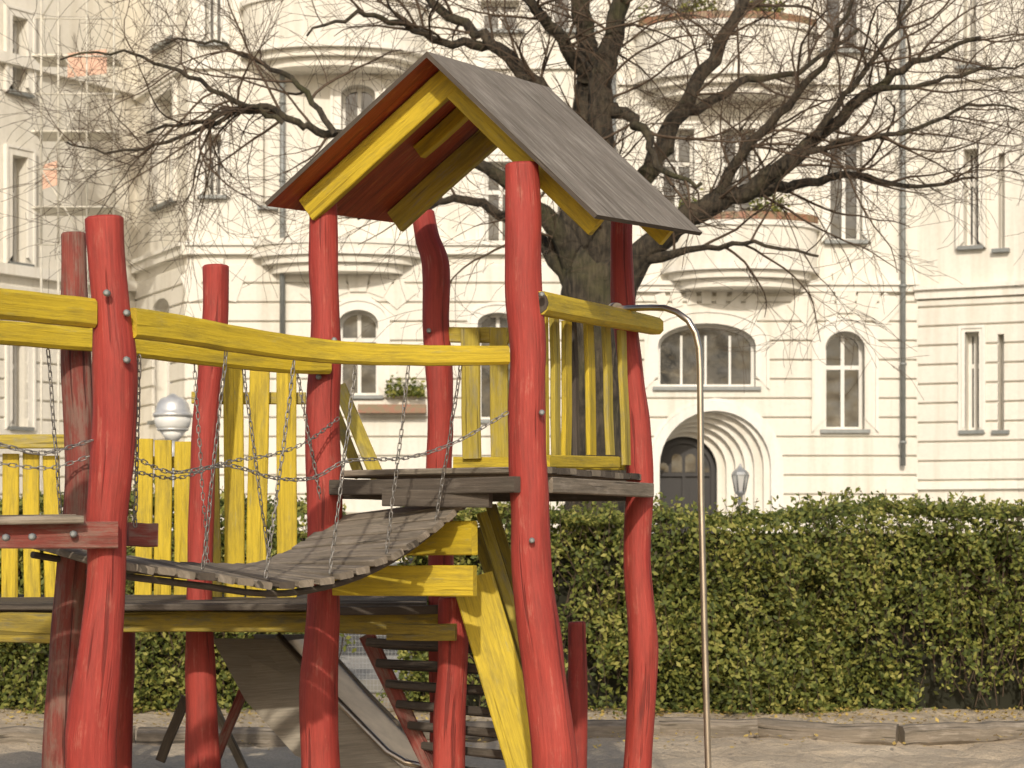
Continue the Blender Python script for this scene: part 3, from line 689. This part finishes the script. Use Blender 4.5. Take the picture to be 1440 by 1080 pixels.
S.window(930,976,182,318,sur=.08); S.window(1015,1062,182,318,sur=.08); S.window(926,976,-70,46,sur=.08); S.window(1030,1082,-70,46,sur=.08)
S.fan(1188,520,80,122,5,.75); S.fan(993,640,212,236,7,.33)
def arch(uc,vc,r,n=18):
    cx,cz=S.uv(uc,vc); q=r*40/F; pts=[(cx-q,.05),(cx+q,.05)]
    for i in range(n+1):
        a=math.pi*i/n; pts.append((cx+q*math.cos(a),cz+q*math.sin(a)))
    return pts
S.prism(S.cut,arch(1005,656,88),-.5,.8,'wall')
S.band(S.det,arch(1005,656,91),arch(1005,656,78),-.12,-.01,'frame',True)
S.band(S.det,arch(1005,656,96),arch(1005,656,91.3),-.085,-.01,'trim',True)
nr_=6
for i in range(nr_):
    t0=i/nr_; t1=(i+1)/nr_
    S.band(S.det,arch(1003-36*t0,656+2*t0,85-36*t0+3),arch(1003-36*t1,656+2*t1,84-36*t1-1),.0+.15*i+.003,.15*(i+1)+.0,'wall' if i%2 else 'trim',True)
S.prism(S.det,arch(967,658,52),.96,1.02,'door'); S.prism(S.det,arch(1000,656,90),1.1,1.15,'wall')
cx,cz=S.uv(967,662)
S.band(S.det,arch(967,660,44),arch(967,660,39),.90,.955,'door',True)
for k in range(4):
    x=cx-.39+k*.26; o=outline(x-.1,x+.1,cz+.0,cz+.18+(.17 if k in(1,2) else 0),.1); S.prism(S.det,o,.945,.958,'glass')
for k in (-1,1):
    o=outline(cx+k*.26-.15,cx+k*.26+.15,cz-.75,cz-.25,.0); S.prism(S.det,o,.948,.958,'door')
S.box(S.det,cx-.5,cx+.5,.90,.95,cz-.08,cz-.03,'door'); S.box(S.det,cx-.03,cx+.03,.90,.95,.1,cz-.08,'door')
S.finish(17,(.9,6.05),((6.12,6.24,.12),(6.24,6.32,.18),(10.0,10.12,.08)))
S=Seg(1290,40,1432,39.2,'right_facet')
S.window(1356,1377,210,346,sur=.08); S.window(1358,1378,467,605,sur=.06); S.window(1356,1374,-30,92,sur=.08); S.window(1404,1413,215,350,sill=True,mull=0); S.window(1404,1413,470,605,mull=0)
S.finish(17,(2.6,5.95),((5.98,6.14,.12),(6.14,6.22,.2),(2.42,2.55,.08),(10.0,10.12,.08)))
S=Seg(1432,39.2,2200,34,'right_wing')
for u in (1500,1600,1720,1850):
    for v0,v1 in ((-30,92),(210,346),(467,605)): S.window(u,u+40,v0,v1,sur=.08)
S.finish(17,(2.6,5.95),((5.98,6.14,.12),(6.14,6.22,.2),(2.42,2.55,.08),(10.0,10.12,.08)))
mb=MB()
def balcony(uc,hw,z0,z1,proj,fl=False):
    cx=(uc-720)*40/F; h=hw*40/F; n=24
    def ring(k,z): return [Vector((cx+h*k*math.cos(math.pi*(1+i/n)),40.02+proj*k*math.sin(math.pi*(1+i/n))*1.0,z)) for i in range(n+1)]
    for zb,zt,k in ((z0,z0+.1,1.0),(z0-.14,z0-.003,.9),(z0-.3,z0-.143,.78),(z0+.103,z1-.1,.97),(z1-.097,z1,1.01)):
        o=ring(k,zb); quad_prism(mb,o,Vector((0,0,zt-zb)),'trim' if k in(1.0,1.01) else 'wall')
    if fl:
        for i in range(3,n-3,2):
            a=ring(1.0,z1+.01)
            board(mb,a[i]+Vector((0,.1,.07)),a[i+2]+Vector((0,.1,.07)),.14,.14,UP,'terra')
balcony(470,132,10.5,11.5,1.1); balcony(475,120,6.75,7.05,.8); balcony(1040,112,6.45,7.35,1.0,True); balcony(1020,130,10.0,11.0,1.1,True)
mb.build('balconies',bld)
pos=[]
for uc,hw,z,pr,cnt_ in ((1040,105,7.5,.95,1500),(1015,120,11.15,1.05,1200),(552,45,4.15,.25,600)):
    for _ in range(cnt_):
        a=math.pi*(1+random.uniform(.1,.9))
        x=(uc-720)*40/F+hw*40/F*math.cos(a)*.97; y=40-pr*abs(math.sin(a))*.9 if uc!=552 else 39.75
        if math.sin(x*5+uc)>-.1: pos.append((x+random.gauss(0,.05),y+random.gauss(0,.06),z+abs(random.gauss(0,.14))))
pos=np.array(pos); leaves('balcony_plants',pos,np.random.normal(size=(len(pos),3)),np.random.uniform(.03,.06,len(pos)),'leaf',bld)
mb=MB()
for u,v0,v1 in ((1270,-100,655),(397,82,470),(863,90,420)):
    tube(mb,[P(u,v0,39.82),P(u,v1,39.82)],.05,'pipe',10)
    for v in np.arange(v0+60,v1,110): tube(mb,[P(u,v,39.82),P(u,v+4,39.82)],.068,'pipe',10)
board(mb,P(392,84,39.8),P(412,84,39.8),.3,.2,UP,'pipe')
mb.build('drain_pipes',bld)
mb=MB()
quad_prism(mb,[Vector((-14,39.5,17)),Vector((30,39.5,17)),Vector((30,39.5,17.4)),Vector((-14,39.5,17.4))],Vector((0,1.5,0)),'trim')
quad_prism(mb,[Vector((-25,41,17)),Vector((30,41,17)),Vector((30,45,21)),Vector((-25,45,21))],Vector((0,8,-.2)),'tiles')
mb.build('roof',bld)
mb=MB()
def SP(u,v,o=0): 
    return P(u,v,37.8+o)
for o in (0,1.0):
    for u in (58,82,122,160): tube(mb,[SP(u,-120,o),SP(u,345,o)],.022,'scaf',6)
    for v in range(-80,345,53): tube(mb,[SP(50,v,o),SP(168,v,o)],.018,'scaf',6)
for i,v in enumerate(range(-80,300,106)): tube(mb,[SP(58,v),SP(122,v+106)] if i%2 else [SP(122,v),SP(58,v+106)],.015,'scaf',6)
for v in range(-27,330,106): board(mb,SP(52,v+6,.5),SP(166,v+6,.5),.9,.04,Vector((0,1,0)),'scaf')
for v,u0,u1 in ((75,95,150),(232,60,80)):
    quad_prism(mb,[SP(u0,v),SP(u1,v-6),SP(u1,v+28),SP(u0,v+34)],Vector((0,.02,0)),'net')
for u in (58,82,122,160): tube(mb,[SP(u,345),Vector((SP(u,345).x,37.8,.14))],.022,'scaf',6)
mb.build('scaffolding')
# ------------------------------------------------------------ light, world, camera
el=math.radians(29); az=math.radians(181)
Sd=Vector((math.sin(az)*math.cos(el),math.cos(az)*math.cos(el),math.sin(el)))
sun=bpy.data.lights.new('sun','SUN'); sun.energy=3.0; sun.angle=math.radians(1.0); sun.color=(1,.92,.79)
so=bpy.data.objects.new('sun',sun); so.rotation_euler=Sd.to_track_quat('Z','Y').to_euler(); scene.collection.objects.link(so)
w=bpy.data.worlds.new('World'); scene.world=w; w.use_nodes=True; nt=w.node_tree
sk=nt.nodes.new('ShaderNodeTexSky'); sk.sky_type='NISHITA'; sk.sun_disc=False; sk.sun_elevation=el; sk.sun_rotation=az; sk.dust_density=3.0
bg=nt.nodes['Background']; bg.inputs[1].default_value=.13; nt.links.new(sk.outputs[0],bg.inputs[0])
cam=bpy.data.cameras.new('camera'); cam.lens=75; cam.sensor_width=36; cam.shift_y=210/1440; cam.clip_end=2000
cam.dof.use_dof=True; cam.dof.focus_distance=10.3; cam.dof.aperture_fstop=6.3
co=bpy.data.objects.new('camera',cam); co.location=(0,0,CZ); co.rotation_euler=(math.radians(90),0,0); scene.collection.objects.link(co); scene.camera=co
scene.view_settings.view_transform='Standard'; scene.view_settings.look='None'; scene.view_settings.exposure=0
